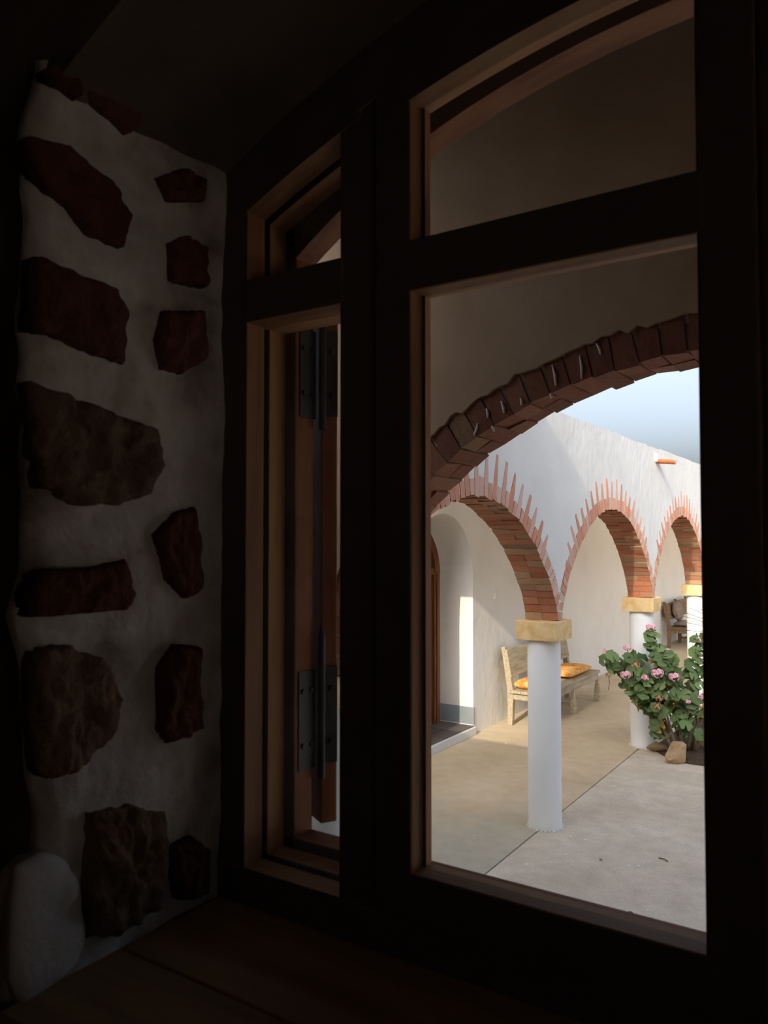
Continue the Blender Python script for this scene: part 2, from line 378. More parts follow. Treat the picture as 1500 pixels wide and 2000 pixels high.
for k, pc in enumerate(PCS):
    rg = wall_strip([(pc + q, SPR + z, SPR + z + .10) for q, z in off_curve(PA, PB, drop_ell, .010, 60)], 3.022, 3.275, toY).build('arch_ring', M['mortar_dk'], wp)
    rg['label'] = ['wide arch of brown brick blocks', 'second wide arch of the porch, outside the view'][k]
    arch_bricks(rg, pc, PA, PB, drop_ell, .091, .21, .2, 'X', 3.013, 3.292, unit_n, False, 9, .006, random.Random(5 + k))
for (u0, v0, u1, v1) in ((1081,711,1087,752),(1076,767,1078,777),(951,797,953,815),(961,832,966,842),(980,782,985,806),(934,826,926,849),(1135,692,1138,737),(1018,776,1019,790),(1168,668,1176,690)):
    p0, p1 = at_y(u0, v0, 3.009), at_y(u1, v1, 3.009); pm = (p0 + p1) / 2 + Vector((.004, 0, 0))
    MB().tube([p0, pm, p1], [.0035, .006, .003], 6).build('lime_drip', M['chip'], wp, smooth=True)
o = MB().box((-2.69, 1.2, 4.25), (5.6, 3.285, 4.49)).build('ceiling_porch', M['beam_ceiling']); struct(o, 'dark timber porch ceiling', 'ceiling')
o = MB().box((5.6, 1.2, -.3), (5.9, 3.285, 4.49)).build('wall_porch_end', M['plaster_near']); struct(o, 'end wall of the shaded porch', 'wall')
# lower house front left of the porch
o = MB().box((-8, .7, 0), (-2.87, 1.2, 3.57)).build('wall_house', M['stucco']); struct(o, 'white house front left of the porch', 'wall')

# columns
def turned(mb, prof, n=32, c=(0, 0)):
    return mb.loft([[(c[0] + r * math.cos(2*math.pi*i/n), c[1] + r * math.sin(2*math.pi*i/n), z) for i in range(n)] for r, z in prof])
sh = turned(MB(), [(.128, -.004), (.134, .01), (.131, .05), (.131, 1.40), (.129, 1.475), (.118, 1.49)]).mesh('shaft', M['shaft'])
for p in sh.polygons: p.use_smooth = len(p.vertices) == 4
def capital(seed):
    rnd = random.Random(seed); me = bmesh.new(); bmesh.ops.create_cube(me, size=1)
    bmesh.ops.subdivide_edges(me, edges=me.edges[:], cuts=3, use_grid_fill=True)
    for v in me.verts:
        v.co = Vector((v.co.x * .345, v.co.y * .335, v.co.z * .15))
        v.co += Vector(noise.noise_vector(v.co * 14 + Vector((seed, 0, 0)))) * .006
    d = bpy.data.meshes.new('capital'); me.to_mesh(d); me.free(); d.materials.append(M['sand']); return d
lbl = ['white column at the porch corner, mostly hidden behind the window post', 'nearest full white column with a sandstone capital, in front of the bench',
       'white column behind the pink geranium', 'right-hand white column beside the brown bench', 'white column farther along the arcade',
       'fifth white arcade column from the porch', 'sixth white arcade column from the porch']
for k, y in enumerate(COLY[:7]):
    t = empty('column', (COLX, y, 0)); tag(t, lbl[k], 'column', 'arcade columns')
    link('shaft', sh, t); c = link('capital', capital(k), t, .006); c.location = (0, 0, 1.562)
    cl = MB()
    for q in range(26):                                            # flaky lime skirt at the foot
        a = q * .2417 + k; rr = .128 + .014 * random.random()
        cl.box((-.012, -.01, -.004), (.012, .01, .002 + .008 * random.random()), 0, Matrix.Translation((rr * math.cos(a), rr * math.sin(a), 0)) @ Matrix.Rotation(a + random.random(), 4, 'Z'))
    cl.build('lime_skirt', M['chip'], t)

# ================================================================== SETTING: the room and its window
CX, R2 = -.13, 3.5                                  # arch of the window: z = crown - (x - CX)^2 / R2
def hz(x, crown): return crown - (x - CX) ** 2 / R2
def wall_front():
    lo, hi = -1.03, .77
    upper = wall_strip([(-2.87, .4, 3.57), (-2.5, .4, 3.57), (-2.499, .4, 4.3), (lo - .0001, .4, 4.3)] + [(lo + (hi - lo) * i / 40, hz(lo + (hi - lo) * i / 40, 3.165), 4.3) for i in range(41)] + [(hi + .0001, .4, 4.3), (5.6, .4, 4.3)], .66, 1.2, toY)
    upper.box((lo, .66, .4), (hi, 1.2, 1.64))
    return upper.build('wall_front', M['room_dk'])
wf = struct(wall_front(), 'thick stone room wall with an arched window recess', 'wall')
# left reveal: rough plaster with bare stones
EDGE = [(-300, 60), (100, 80), (260, 45), (480, 60), (745, 50), (950, 70), (1110, 62), (1200, 45), (1300, 60), (1510, 82), (1600, 95), (1678, 88), (1692, 35), (1960, 35)]
def edge_y(z):
    best = None; P = [(at_x(u, v, -1.0).z, at_x(u, v, -1.0).y) for v, u in EDGE]
    for (z0, y0), (z1, y1) in zip(P, P[1:]):
        if z1 <= z <= z0: return y0 + (y1 - y0) * (z0 - z) / (z0 - z1 + 1e-9)
    return .64
def reveal():
    mb = MB(); NZ, NYY = 150, 44; rows = []
    z0, z1 = 1.66, 2.99
    for i in range(NZ + 1):
        z = z0 + (z1 - z0) * i / NZ; e = edge_y(z) + .006 * noise.noise((z * 14, 0, 0)); row = []
        row.append(mb.vert((-1.06, max(e + .03, .658), z)))
        for j in range(NYY + 1):
            f = j / NYY; y = e + (1.005 - e) * f
            x = -1.0 + .012 * noise.noise((y * 5, z * 5, 1)) + .006 * noise.noise((y * 18, z * 18, 4)) - .03 * max(0, 1 - f / .07) ** 2
            row.append(mb.vert((x, y, z)))
        rows.append(row)
    for a, b in zip(rows, rows[1:]):
        for j in range(len(a) - 1): mb.face((a[j], a[j+1], b[j+1], b[j]))
    return mb.build('plaster_reveal', M['reveal'], wf, smooth=True)
reveal()
STONES = [
 ([(40,258),(110,275),(200,350),(240,420),(230,478),(160,450),(120,400),(75,370),(45,310)], 0),
 ([(55,495),(110,520),(210,560),(235,610),(230,710),(170,690),(90,655),(50,640)], 0),
 ([(50,745),(130,775),(220,810),(300,840),(312,900),(285,965),(230,985),(140,988),(75,945),(60,850)], 1),
 ([(75,1112),(170,1108),(235,1092),(255,1165),(240,1190),(130,1200),(55,1205),(50,1160)], 0),
 ([(65,1270),(110,1255),(200,1285),(232,1360),(225,1420),(165,1490),(110,1512),(82,1510),(65,1400)], 1),
 ([(170,1580),(250,1562),(320,1580),(322,1680),(312,1760),(230,1810),(180,1815),(163,1720)], 1),
 ([(295,660),(312,605),(385,605),(392,700),(345,730),(305,720)], 0),
 ([(293,1045),(335,1000),(372,992),(390,1150),(360,1168),(318,1130),(303,1080)], 0),
 ([(312,1300),(340,1258),(378,1260),(390,1420),(325,1446),(305,1420)], 0),
 ([(148,170),(200,148),(255,200),(264,235),(235,252),(180,208)], 0),
 ([(72,118),(105,112),(142,150),(135,182),(92,152)], 0),
 ([(200,30),(262,5),(330,60),(366,112),(310,116),(245,95)], 0),
 ([(292,340),(345,320),(385,345),(385,388),(310,390)], 0),
 ([(318,470),(350,455),(392,480),(390,560),(325,545)], 0),
 ([(335,1640),(375,1625),(405,1650),(402,1735),(345,1745)], 0)]
for poly, rough in STONES:
    P = [at_x(u, v, -1.0) for u, v in poly]; c = sum(P, Vector()) / len(P); n = 72
    L2 = [(p.y - c.y, p.z - c.z) for p in P]
    def edge_pt(f):
        f = f * len(L2); i = int(f) % len(L2); t = f - int(f); a, b = L2[i], L2[(i+1) % len(L2)]
        return (a[0] + (b[0]-a[0]) * t, a[1] + (b[1]-a[1]) * t)
    mb = MB(); rings = []; sd = random.uniform(0, 99)
    for q, (s, h) in enumerate(((1.0, -.03), (1.0, .004), (.95, .013), (.87, .016), (.77, .017), (.67, .018), (.57, .018), (.46, .018), (.35, .018), (.24, .018), (.13, .018), (.04, .018))):
        ring = []
        for j in range(n):
            e = edge_pt(j / n); y, z = e[0] * s, e[1] * s
            amp = .012 if rough else .009
            dx = amp * noise.noise((y * 34 + sd, z * 22, 0)) + amp * .7 * noise.noise((y * 80 + sd, z * 60, 3))
            k = 1 + (.06 if rough else .05) * noise.noise((j * .55 + sd, q * .05, 0)) + .03 * noise.noise((j * 1.7 + sd, 4, 0))
            ring.append((h + .005 + (dx if q else 0), y * k, z * k))
        rings.append(ring)
    mb.loft(rings)
    o = mb.build('stone', M['stone'] if rough else M['stone_red'], wf, smooth=True); o.location = c
# smooth whiter repair at the foot of the reveal
pp = [at_x(u, v, -1.0) for u, v in ((34,1690),(60,1676),(100,1655),(150,1685),(168,1760),(172,1850),(112,1905),(34,1955))]
for _ in range(1): pp = [q for a, b in zip(pp, pp[1:] + pp[:1]) for q in (a.lerp(b, .25), a.lerp(b, .75))]
pc = sum(pp, Vector()) / len(pp); rings = []
for sc_, h in ((1.04, -.008), (1.03, .003), (.96, .008), (.8, .011), (.5, .012), (.1, .012)):
    rings.append([])
    for k in range(len(pp)):
        a, b = pp[k] - pc, pp[(k+1) % len(pp)] - pc
        for f in (0, .5):
            e_ = a.lerp(b, f) * (sc_ * (1 + .03 * noise.noise((k + f, 7, 0)))); rings[-1].append((h + .003 * noise.noise((e_.y * 30, e_.z * 30, 2)), e_.y, e_.z))
o = MB().loft(rings).build('plaster_patch', M['patch'], wf, smooth=True); o.location = pc; o['label'] = 'smooth white plaster patch'
# rest of the room
o = MB().box((-2.87, -4, .4), (2.5, .66, .7)).build('floor', M['sill']); struct(o, 'floor of the dark room', 'floor')
o = MB().box((-2.87, -4, 3.3), (2.5, .66, 3.45)).build('ceiling', M['room']); struct(o, 'ceiling of the dark room', 'ceiling')
o = MB().box((-2.87, -4.3, .4), (2.5, -4, 3.45)).build('wall_back', M['room']); struct(o, 'back wall of the dark room', 'wall')
o = MB().box((-3.2, -4, .4), (-2.87, .66, 3.45)).build('wall_room_side', M['room']); struct(o, 'left side wall of the dark room', 'wall')
o = wall_strip([(-4, 2.2, 3.45), (.66, 2.2, 3.45)], 2.5, 2.8, toX)
o.box((2.5, -4, .4), (2.8, .66, 1.35)); o.box((2.5, -4, 1.35), (2.8, -.75, 2.2)); o.box((2.5, .6, 1.35), (2.8, .66, 2.2))  # leaves an unseen opening, added and sized to light the reveal
o = o.build('wall_right', M['room']); struct(o, 'right side wall of the dark room with an opening added to light the reveal', 'wall')
o = MB().box((2.8, -12, .1), (16, .66, .55)).build('floor_yard', M['concrete_c']); struct(o, 'pale ground outside the added side opening of the room', 'floor')
o = MB().box((-3.2, -4.3, 3.45), (2.8, .66, 3.57)).build('roof_house', M['roof']); struct(o, 'flat roof over the dark room', 'roof')
# sill boards
sl = empty('trim_2', (-.13, .8, 1.677)); struct(sl, 'brown wooden window sill at the bottom of the recess', 'window sill')
for y0, y1 in ((.598, .79), (.793, 1.0)):
    MB().box((-.87 - .0, y0 - .8, -.04), (.87, y1 - .8, 0)).build('plank', M['sill'], sl, bevel=.003)

# the window
win = empty('window_1', (CX, 1.05, 1.66)); struct(win, 'arched timber window of two casements and narrow sidelights', 'window')
IW = Matrix.Translation((-CX, -1.05, -1.66))
def part(mb, name, m, parent=None, bevel=.0):
    for i, v in enumerate(mb.v): mb.v[i] = tuple(IW @ Vector(v))
    if m is M['glass']: return mb.build(name, m, parent or win)
    o = mb.build(name, [m, M['shade_wood']], parent or win, bevel=bevel)
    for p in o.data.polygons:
        if p.normal.y < -.7: p.material_index = 1                  # shade of the room side put into the wood colour
    return o
def band(x0, x1, c0, c1, y0, y1, n=24):
    return wall_strip([(x0 + (x1-x0) * i / n, hz(x0 + (x1-x0) * i / n, c0), hz(x0 + (x1-x0) * i / n, c1)) for i in range(n + 1)], y0, y1, toY)
def post(x0, x1, zb, crown, y0, y1):                # upright cut to the arch
    return wall_strip([(x0, zb, hz(x0, crown)), ((x0+x1)/2, zb, hz((x0+x1)/2, crown)), (x1, zb, hz(x1, crown))], y0, y1, toY)
def lay(x): return 2 * CX - x
def mx(a, b, side): return (a, b) if side < 0 else (lay(b), lay(a))
for s in (-1, 1):
    # frame jambs in two leaves with a groove between
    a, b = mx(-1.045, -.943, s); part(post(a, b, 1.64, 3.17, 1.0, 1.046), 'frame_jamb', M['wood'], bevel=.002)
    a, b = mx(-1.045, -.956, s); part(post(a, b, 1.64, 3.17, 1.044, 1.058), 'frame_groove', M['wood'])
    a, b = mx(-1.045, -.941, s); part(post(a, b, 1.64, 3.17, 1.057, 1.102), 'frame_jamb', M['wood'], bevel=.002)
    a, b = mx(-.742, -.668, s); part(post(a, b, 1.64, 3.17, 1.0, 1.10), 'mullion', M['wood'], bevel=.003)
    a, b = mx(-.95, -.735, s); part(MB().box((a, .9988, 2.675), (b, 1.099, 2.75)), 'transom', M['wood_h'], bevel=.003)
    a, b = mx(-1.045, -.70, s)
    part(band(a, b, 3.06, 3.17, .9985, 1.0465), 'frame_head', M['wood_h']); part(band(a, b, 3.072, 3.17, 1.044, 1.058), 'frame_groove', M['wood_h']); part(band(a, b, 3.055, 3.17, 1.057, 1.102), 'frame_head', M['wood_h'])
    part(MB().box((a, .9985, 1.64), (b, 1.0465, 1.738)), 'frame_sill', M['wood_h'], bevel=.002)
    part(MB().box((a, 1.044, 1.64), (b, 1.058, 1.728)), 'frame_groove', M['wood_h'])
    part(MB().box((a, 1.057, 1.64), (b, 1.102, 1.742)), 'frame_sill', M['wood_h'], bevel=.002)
    a, b = mx(-.95, -.735, s)
    part(MB().box((a, 1.0495, 1.733), (b, 1.0525, 2.69)), 'glass_pane', M['glass'])
    part(band(a, b, 3.066, 2.74, 1.0495, 1.0525) if False else wall_strip([(a + (b-a)*i/8, 2.735, hz(a + (b-a)*i/8, 3.066)) for i in range(9)], 1.0495, 1.0525, toY), 'glass_pane', M['glass'])
    # casement
    cs = empty('casement', (0, 0, 0), win); cs['label'] = 'closed casement with a small arched pane over a tall pane'
    x0, x1, x2, x3 = (-.672, -.6067, -.199, -.131)
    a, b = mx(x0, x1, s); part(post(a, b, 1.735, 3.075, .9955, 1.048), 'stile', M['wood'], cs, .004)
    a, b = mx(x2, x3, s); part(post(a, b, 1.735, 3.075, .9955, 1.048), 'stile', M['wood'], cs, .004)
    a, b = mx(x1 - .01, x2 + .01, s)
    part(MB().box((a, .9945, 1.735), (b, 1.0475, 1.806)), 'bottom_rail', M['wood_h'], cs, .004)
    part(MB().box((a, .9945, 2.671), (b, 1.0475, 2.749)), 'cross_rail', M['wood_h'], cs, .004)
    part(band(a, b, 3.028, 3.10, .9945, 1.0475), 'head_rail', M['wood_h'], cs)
    a, b = mx(x1 - .004, x2 + .004, s)
    part(MB().box((a, 1.027, 1.80), (b, 1.030, 2.675)), 'glass_pane', M['glass'], cs)
    part(wall_strip([(a + (b-a)*i/12, 2.745, hz(a + (b-a)*i/12, 3.032)) for i in range(13)], 1.027, 1.030, toY), 'glass_pane', M['glass'], cs)
    # glazing beads around the panes
    a, b = mx(x1 - .002, x1 + .006, s)
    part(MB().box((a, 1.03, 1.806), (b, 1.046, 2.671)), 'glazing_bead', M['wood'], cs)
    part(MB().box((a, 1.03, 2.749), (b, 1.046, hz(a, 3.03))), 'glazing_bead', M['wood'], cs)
    # outer shutter frame
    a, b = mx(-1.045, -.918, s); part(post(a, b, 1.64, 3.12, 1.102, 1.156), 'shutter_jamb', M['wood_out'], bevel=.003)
# middle pieces running right through
a, b = -.705, lay(-.705)
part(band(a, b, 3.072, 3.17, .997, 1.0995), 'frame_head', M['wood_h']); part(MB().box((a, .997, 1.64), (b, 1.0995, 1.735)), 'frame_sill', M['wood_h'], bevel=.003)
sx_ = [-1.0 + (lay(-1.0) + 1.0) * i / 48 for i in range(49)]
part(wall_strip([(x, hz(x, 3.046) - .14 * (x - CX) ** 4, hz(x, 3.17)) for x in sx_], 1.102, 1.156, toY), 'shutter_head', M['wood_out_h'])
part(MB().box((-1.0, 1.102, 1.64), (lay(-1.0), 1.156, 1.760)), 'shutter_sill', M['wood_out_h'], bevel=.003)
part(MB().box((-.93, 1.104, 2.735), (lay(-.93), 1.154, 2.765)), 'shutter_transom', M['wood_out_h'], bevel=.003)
# outer shutters, swung wide open
for s in (-1, 1):
    hx = -.905 if s < 0 else lay(-.905)
    sh_e = empty('shutter', (hx - CX, 1.165 - 1.05, 0), win); sh_e['label'] = 'red-brown plank shutter swung open on black hinges'
    th = math.radians(150) if s < 0 else math.radians(30)
    d = Vector((math.cos(th), math.sin(th), 0)); t = Vector((-d.y, d.x, 0)) * (-1 if s < 0 else 1)   # thickness towards outside
    if t.y < 0: t = -t
    MM = Matrix(((d.x, t.x, 0, 0), (d.y, t.y, 0, 0), (0, 0, 1, 0), (0, 0, 0, 1)))
    zb, zt = 1.765 - 1.66, 2.73 - 1.66
    for k in range(7):
        MB().box((.002 + k * .108, 0, zb + random.uniform(0, .006)), (.107 + k * .108, .033, zt), 0, MM).build('plank', M['wood_out'], sh_e, bevel=.003)
    for z in (.28, .9): MB().box((.05, .033, zb + z), (.74, .055, zb + z + .09), 0, MM).build('ledge', M['wood_out'], sh_e, bevel=.003)
    for z0, z1 in ((1.874, 2.063), (2.523, 2.697)):
        z0 -= 1.66; z1 -= 1.66; h = MB()
        sg = 1 if s < 0 else -1
        h.box((-.0025, .004, z0 + .006), (0.001, .031, z1 - .004), 0, MM)                        # leaf let into the shutter's edge
        jx = (-.918 if s < 0 else lay(-.918)) - hx
        h.box((min(jx, jx + sg*.0025), -.052, z0), (max(jx, jx + sg*.0025), -.006, z1 - .008))          # leaf on the jamb
        h.tube([(0, 0, z0 - .02), (0, 0, z1 + .055)], .0075, 12); h.tube([(0, 0, z1 + .055), (0, 0, z1 + .07)], [.006, .003], 10)
        for zz in (z0 + .045, z1 - .045):
            for yy in (-.018, -.042):
                h.tube([(jx, yy, zz), (jx + sg * .006, yy, zz)], [.0065, .004], 10)
            p = MM @ Vector((-.002, .018, zz)); h.tube([p, p - d * .005], [.0065, .004], 10)
        h.build('hinge', M['iron'], sh_e)

# the niche door
dr = empty('door_1', (-4.62, NY, .1)); struct(dr, 'brown wooden arched door deep in the niche', 'door')
DR, DS = .60, 1.88
def dpart(mb, name, m, bevel=.0):
    for i, v in enumerate(mb.v): mb.v[i] = (v[0] + 4.62, v[1] - NY, v[2] - .1)
    return mb.build(name, m, dr, bevel=bevel)
for s in (-1, 1):
    dpart(MB().box((-4.66, min(NY + s*(DR-.07), NY + s*DR), .1), (-4.585, max(NY + s*(DR-.07), NY + s*DR), DS)), 'door_jamb', M['door'], .006)
    dpart(MB().box((-4.66, min(NY + s*(DR-.11), NY + s*(DR-.07)), .1), (-4.60, max(NY + s*(DR-.11), NY + s*(DR-.07)), DS)), 'door_stop', M['door'], .004)
ar = MB(); rings = []
for i in range(33):
    a = math.pi * i / 32; c, s_ = math.cos(a), math.sin(a)
    rings.append([(-4.66, NY + c*(DR-.11), DS + s_*(DR-.11)), (-4.585, NY + c*(DR-.11), DS + s_*(DR-.11)), (-4.585, NY + c*DR, DS + s_*DR), (-4.66, NY + c*DR, DS + s_*DR)])
dpart(ar.loft(rings), 'door_arch', M['door'])
dpart(MB().box((-4.66, NY-.5, DS-.02), (-4.60, NY+.5, DS+.06)), 'door_transom', M['door'], .004)
for k in range(8):
    y0 = NY - .49 + k * .1225
    dpart(MB().box((-4.66, y0 + .002, .105), (-4.63 - .004 * (k % 2), y0 + .1205, DS-.02)), 'door_plank', M['door'], .003)
fan = MB(); fan.loft([[(x, NY, DS + .05)] + [(x, NY + .495*math.cos(math.pi*i/24), DS + .05 + .45*math.sin(math.pi*i/24)) for i in range(25)] for x in (-4.66, -4.64)])
dpart(fan, 'door_fanlight', M['door'])
hk = MB().tube([(-4.63, NY + .38, 1.05), (-4.60, NY + .38, 1.06), (-4.59, NY + .38, 1.0), (-4.60, NY + .38, .94), (-4.63, NY + .38, .95)], .009, 8); dpart(hk, 'door_handle', M['iron'])

# ================================================================== THINGS
# benches
def bench(y0, wood, label, Lb=2.03, xw=-4.02):
    t = empty('bench', (xw, y0, 0)); tag(t, label, 'bench')
    D = .46
    def p(mb, n, bev=.005): return mb.build(n, wood, t, bevel=bev)
    for y in (0, Lb / 2, Lb):                                       # back posts, leaning to the wall
        yy = min(max(y, .035), Lb - .035); rings = []
        for x, wx, z in ((0, .06, 0), (.005, .075, .30), (0, .075, .45), (-.06, .06, .80), (-.09, .05, .95)):
            rings.append([(x - wx/2, yy-.033, z), (x + wx/2, yy-.033, z), (x + wx/2, yy+.033, z), (x - wx/2, yy+.033, z)])
        p(MB().loft(rings), 'back_post')
    MM = Matrix.Translation((.0, 0, .45)) @ Matrix.Rotation(-.175, 4, 'Y')
    p(MB().box((.02, .0, .13), (.048, Lb, .47), 0, MM), 'back_board')
    for k in range(3):
        p(MB().box((-.005 + k * .158, -.02, .395), (.15 + k * .158, Lb + .02, .43)), 'seat_plank')
    p(MB().box((.425, .02, .305), (.45, Lb - .02, .394)), 'apron'); p(MB().box((.0, .02, .305), (.022, Lb - .02, .394)), 'apron')
    for y in (.02, Lb - .045): p(MB().box((.02, y, .315), (.43, y + .025, .394)), 'apron')
    for y in (.04, Lb / 2, Lb - .04):
        rings = [[(.44 + a * w_, y + b * w_, z) for a, b in ((-1,-1), (1,-1), (1,1), (-1,1))] for w_, z in ((.024, 0), (.034, .03), (.04, .085), (.03, .2), (.019, .32), (.017, .35))]
        p(MB().loft(rings), 'front_leg', .003)
    p(MB().box((.0, Lb / 2 - .02, .10), (.43, Lb / 2 + .02, .135)), 'stretcher'); 
    return t
bench(8.93, M['bench'], 'sunlit pale weathered wooden bench against the cream wall, behind the nearest column')
bench(16.95, M['bench_dk'], 'brown wooden bench far along the gallery beside the right-hand column', 2.0, -4.04)
def cushion(loc, size, m, label, tilt=(0, 0, 0)):
    bm = bmesh.new(); bmesh.ops.create_cube(bm, size=2); bmesh.ops.subdivide_edges(bm, edges=bm.edges[:], cuts=7, use_grid_fill=True)
    for v in bm.verts:
        x, y, z = v.co
        f = (1 - abs(x) ** 4) * (1 - abs(y) ** 4)
        k = .22 + .78 * max(0, f) ** .45
        n_ = noise.noise((x * 2 + loc[1], y * 2, z)) * .05
        v.co = Vector((x * size[0] / 2 * (1 - .04 * y * y), y * size[1] / 2 * (1 - .04 * x * x), (z * k + n_) * size[2] / 2))
    me = bpy.data.meshes.new('cushion'); bm.to_mesh(me); bm.free(); me.materials.append(m)
    for p in me.polygons: p.use_smooth = True
    o = link('cushion', me); o.location = loc; o.rotation_euler = tilt; tag(o, label, 'cushion')
    pts = []
    for k in range(41):
        a = 2 * math.pi * k / 40; c, s_ = math.cos(a), math.sin(a); q = max(abs(c), abs(s_)) ** .85
        pts.append((c / q * size[0] / 2 * .985, s_ / q * size[1] / 2 * .985, 0))
    MB().tube(pts, .006, 6).build('piping', m, o, smooth=True)
    return o
cushion((-3.80, 10.36, .495), (.40, .86, .11), M['orange'], 'flat orange cushion on the far end of the pale bench')
cushion((-3.83, 9.22, .49), (.36, .46, .12), M['orange'], 'orange ruffled cushion on the near end of the pale bench')
cushion((-3.95, 17.42, .74), (.12, .5, .38), M['cushion_dk'], 'mauve printed cushion leaning on the back of the brown bench', (0, -.15, 0)).rotation_euler = (0, -.18, 0)
cushion((-3.80, 17.42, .485), (.40, .52, .11), M['cushion_dk'], 'mauve seat cushion lying on the brown bench')

# wall switch, spout
p = at_x(967, 1160, -4.2)
o = empty('light_switch', (-4.2, p.y, p.z)); tag(o, 'small white light switch on the cream wall above the bench', 'switch')
MB().box((-.005, -.045, -.06), (.012, .045, .06)).build('plate', M['switch'], o, bevel=.003); MB().box((.009, -.014, -.022), (.014, .014, .022)).build('rocker', M['switch'], o, bevel=.002)
p = at_x(1284, 898, -2.27)
o = empty('rain_spout', (-2.27, p.y, p.z)); tag(o, 'short terracotta rain spout sticking out below the arcade parapet', 'spout')
gut = MB(); rings = []
for x, dz in ((-.05, .01), (.1, 0), (.2, -.012)):
    prof = [(math.cos(math.pi + math.pi * i / 10) * .06, math.sin(math.pi + math.pi * i / 10) * .05) for i in range(11)] + [(math.cos(-math.pi * i / 10) * .045, math.sin(-math.pi * i / 10) * .036) for i in range(11)]
    rings.append([(x, a, b + dz) for a, b in prof])
gut.loft(rings).build('gutter_tile', M['terracotta'], o)
MB().box((-.02, -.10, -.03), (.035, -.055, .07)).build('mortar_cheek', M['stucco'], o, bevel=.015)

# planting bed at the foot of the second column
def bed():
    pts = [(-2.27, 8.95), (-2.22, 8.72), (-2.05, 8.52), (-1.82, 8.42), (-1.5, 8.44), (-.9, 8.5), (-.5, 8.9), (-.5, 11.2), (-2.2, 11.2)]
    mb = MB(); cx = sum(p[0] for p in pts) / len(pts); cy = sum(p[1] for p in pts) / len(pts); rings = []
    dense = []
    for (a, b) in zip(pts, pts[1:] + pts[:1]):
        for i in range(5): dense.append((a[0] + (b[0]-a[0]) * i / 5, a[1] + (b[1]-a[1]) * i / 5))
    for s, h in ((1, -.05), (1, .012), (.93, .035), (.75, .05), (.4, .06), (.05, .06)):
        rings.append([(cx + (x - cx) * s, cy + (y - cy) * s, h + (.015 * noise.noise((x * 8 * s, y * 8 * s, 0)) if h > .01 else 0)) for x, y in dense])
    return mb.loft(rings).build('planting_bed', M['soil'], None, smooth=True)
tag(bed(), 'dark soil planting bed in the courtyard under the geranium', 'flower bed')
def rock(loc, size, label, rz=0, seed=0):
    bm = bmesh.new(); rr = random.Random(seed)
    for k in range(22):
        v = Vector((rr.gauss(0, 1), rr.gauss(0, 1), rr.gauss(0, 1))).normalized() * rr.uniform(.85, 1.12)
        bm.verts.new((v.x * size[0] / 2, v.y * size[1] / 2, v.z * size[2] / 2))
    g = bmesh.ops.convex_hull(bm, input=bm.verts[:]); bmesh.ops.delete(bm, geom=[v for v in bm.verts if not v.link_faces], context='VERTS')
    bmesh.ops.bevel(bm, geom=bm.edges[:], offset=.008, segments=2, affect='EDGES', clamp_overlap=True)
    me = bpy.data.meshes.new('rock'); bm.to_mesh(me); bm.free(); me.materials.append(M['rock'])
    o = link('rock', me); o.location = loc; o.rotation_euler = (0, 0, rz); tag(o, label, 'rock', 'rocks edging the planting bed'); return o
q = at_z(1315, 1486); r = rock((q.x, q.y - .01, .115), (.25, .13, .27), 'big upright tan rock at the edge of the bed under the geranium', .3, 4); r.rotation_euler = (.1, .35, .5)
q = at_z(1274, 1462); rock((q.x + .03, q.y - .04, .045), (.24, .18, .12), 'low flat tan rock touching the foot of the geranium column', .6, 5)
q = at_z(1462, 1494); rock((q.x, q.y, .07), (.26, .2, .2), 'tan rock farther right along the bed edge', 1.2, 9)

# geranium
def leaf_mesh(seed):
    rnd = random.Random(seed); mb = MB(); n = 18; c = mb.vert((0, .15, -.10)); ring = []; mid = []
    for i in range(n):
        a = -math.pi/2 + .28 + (2*math.pi - .56) * i / (n - 1)
        r = 1 + (.10 if i % 3 == 1 else -.06 if i % 3 == 2 else 0) + rnd.uniform(-.04, .04)
        mid.append(mb.vert((math.cos(a) * .55, math.sin(a) * .55, .05)))
        ring.append(mb.vert((math.cos(a) * r, math.sin(a) * r, -.05 + .12 * math.sin(a * 3 + seed))))
    for i in range(n - 1):
        mb.face((c, mid[i], mid[i+1])); mb.face((mid[i], ring[i], ring[i+1], mid[i+1]))
    return mb
leaves = []
for k in range(4):
    me = leaf_mesh(k).mesh('leaf', M['leaf']); me2 = leaf_mesh(k).mesh('leaf', M['leaf_old'])
    for m_ in (me, me2):
        for p_ in m_.polygons: p_.use_smooth = True
    leaves.append((me, me2))
def flower_mesh(seed, m):
    rnd = random.Random(seed); mb = MB()
    for k in range(34):
        z = rnd.uniform(-.35, 1); a = rnd.uniform(0, 2*math.pi); rr = math.sqrt(1 - z*z) if abs(z) < 1 else 0
        n_ = Vector((rr*math.cos(a), rr*math.sin(a), z)); T = n_.orthogonal().normalized(); B_ = n_.cross(T); ph = rnd.uniform(0, 6)
        c = n_ * rnd.uniform(.8, 1.0)
        i0 = mb.vert(c - n_ * .12)
        pts = []
        for j in range(10):
            aa = ph + 2*math.pi*j/10; r_ = .34 if j % 2 == 0 else .2
            pts.append(mb.vert(c + (T*math.cos(aa) + B_*math.sin(aa)) * r_ + n_ * .03))
        for j in range(10): mb.face((i0, pts[j], pts[(j+1) % 10]))
    mb.loft([[(.25*math.cos(2*math.pi*j/8)*s, .25*math.sin(2*math.pi*j/8)*s, z) for j in range(8)] for s, z in ((.5, -.5), (1.6, 0), (1.6, .3), (.5, .75))])
    return mb.mesh('flower_head', m)
fpink = [flower_mesh(k, M['petal']) for k in range(3)]; fdry = [flower_mesh(9, M['petal_dry'])]
GD = 8.30                                            # depth of the bush: its foot stands on the bed behind the rocks
gb = at_d(1325, 1478, GD); gb.z = .03
ger = empty('geranium', gb); tag(ger, 'bushy pink-flowering geranium in front of the column in the planting bed', 'plant')
def G(u, v, dd=0): return at_d(u, v, GD + dd) - gb
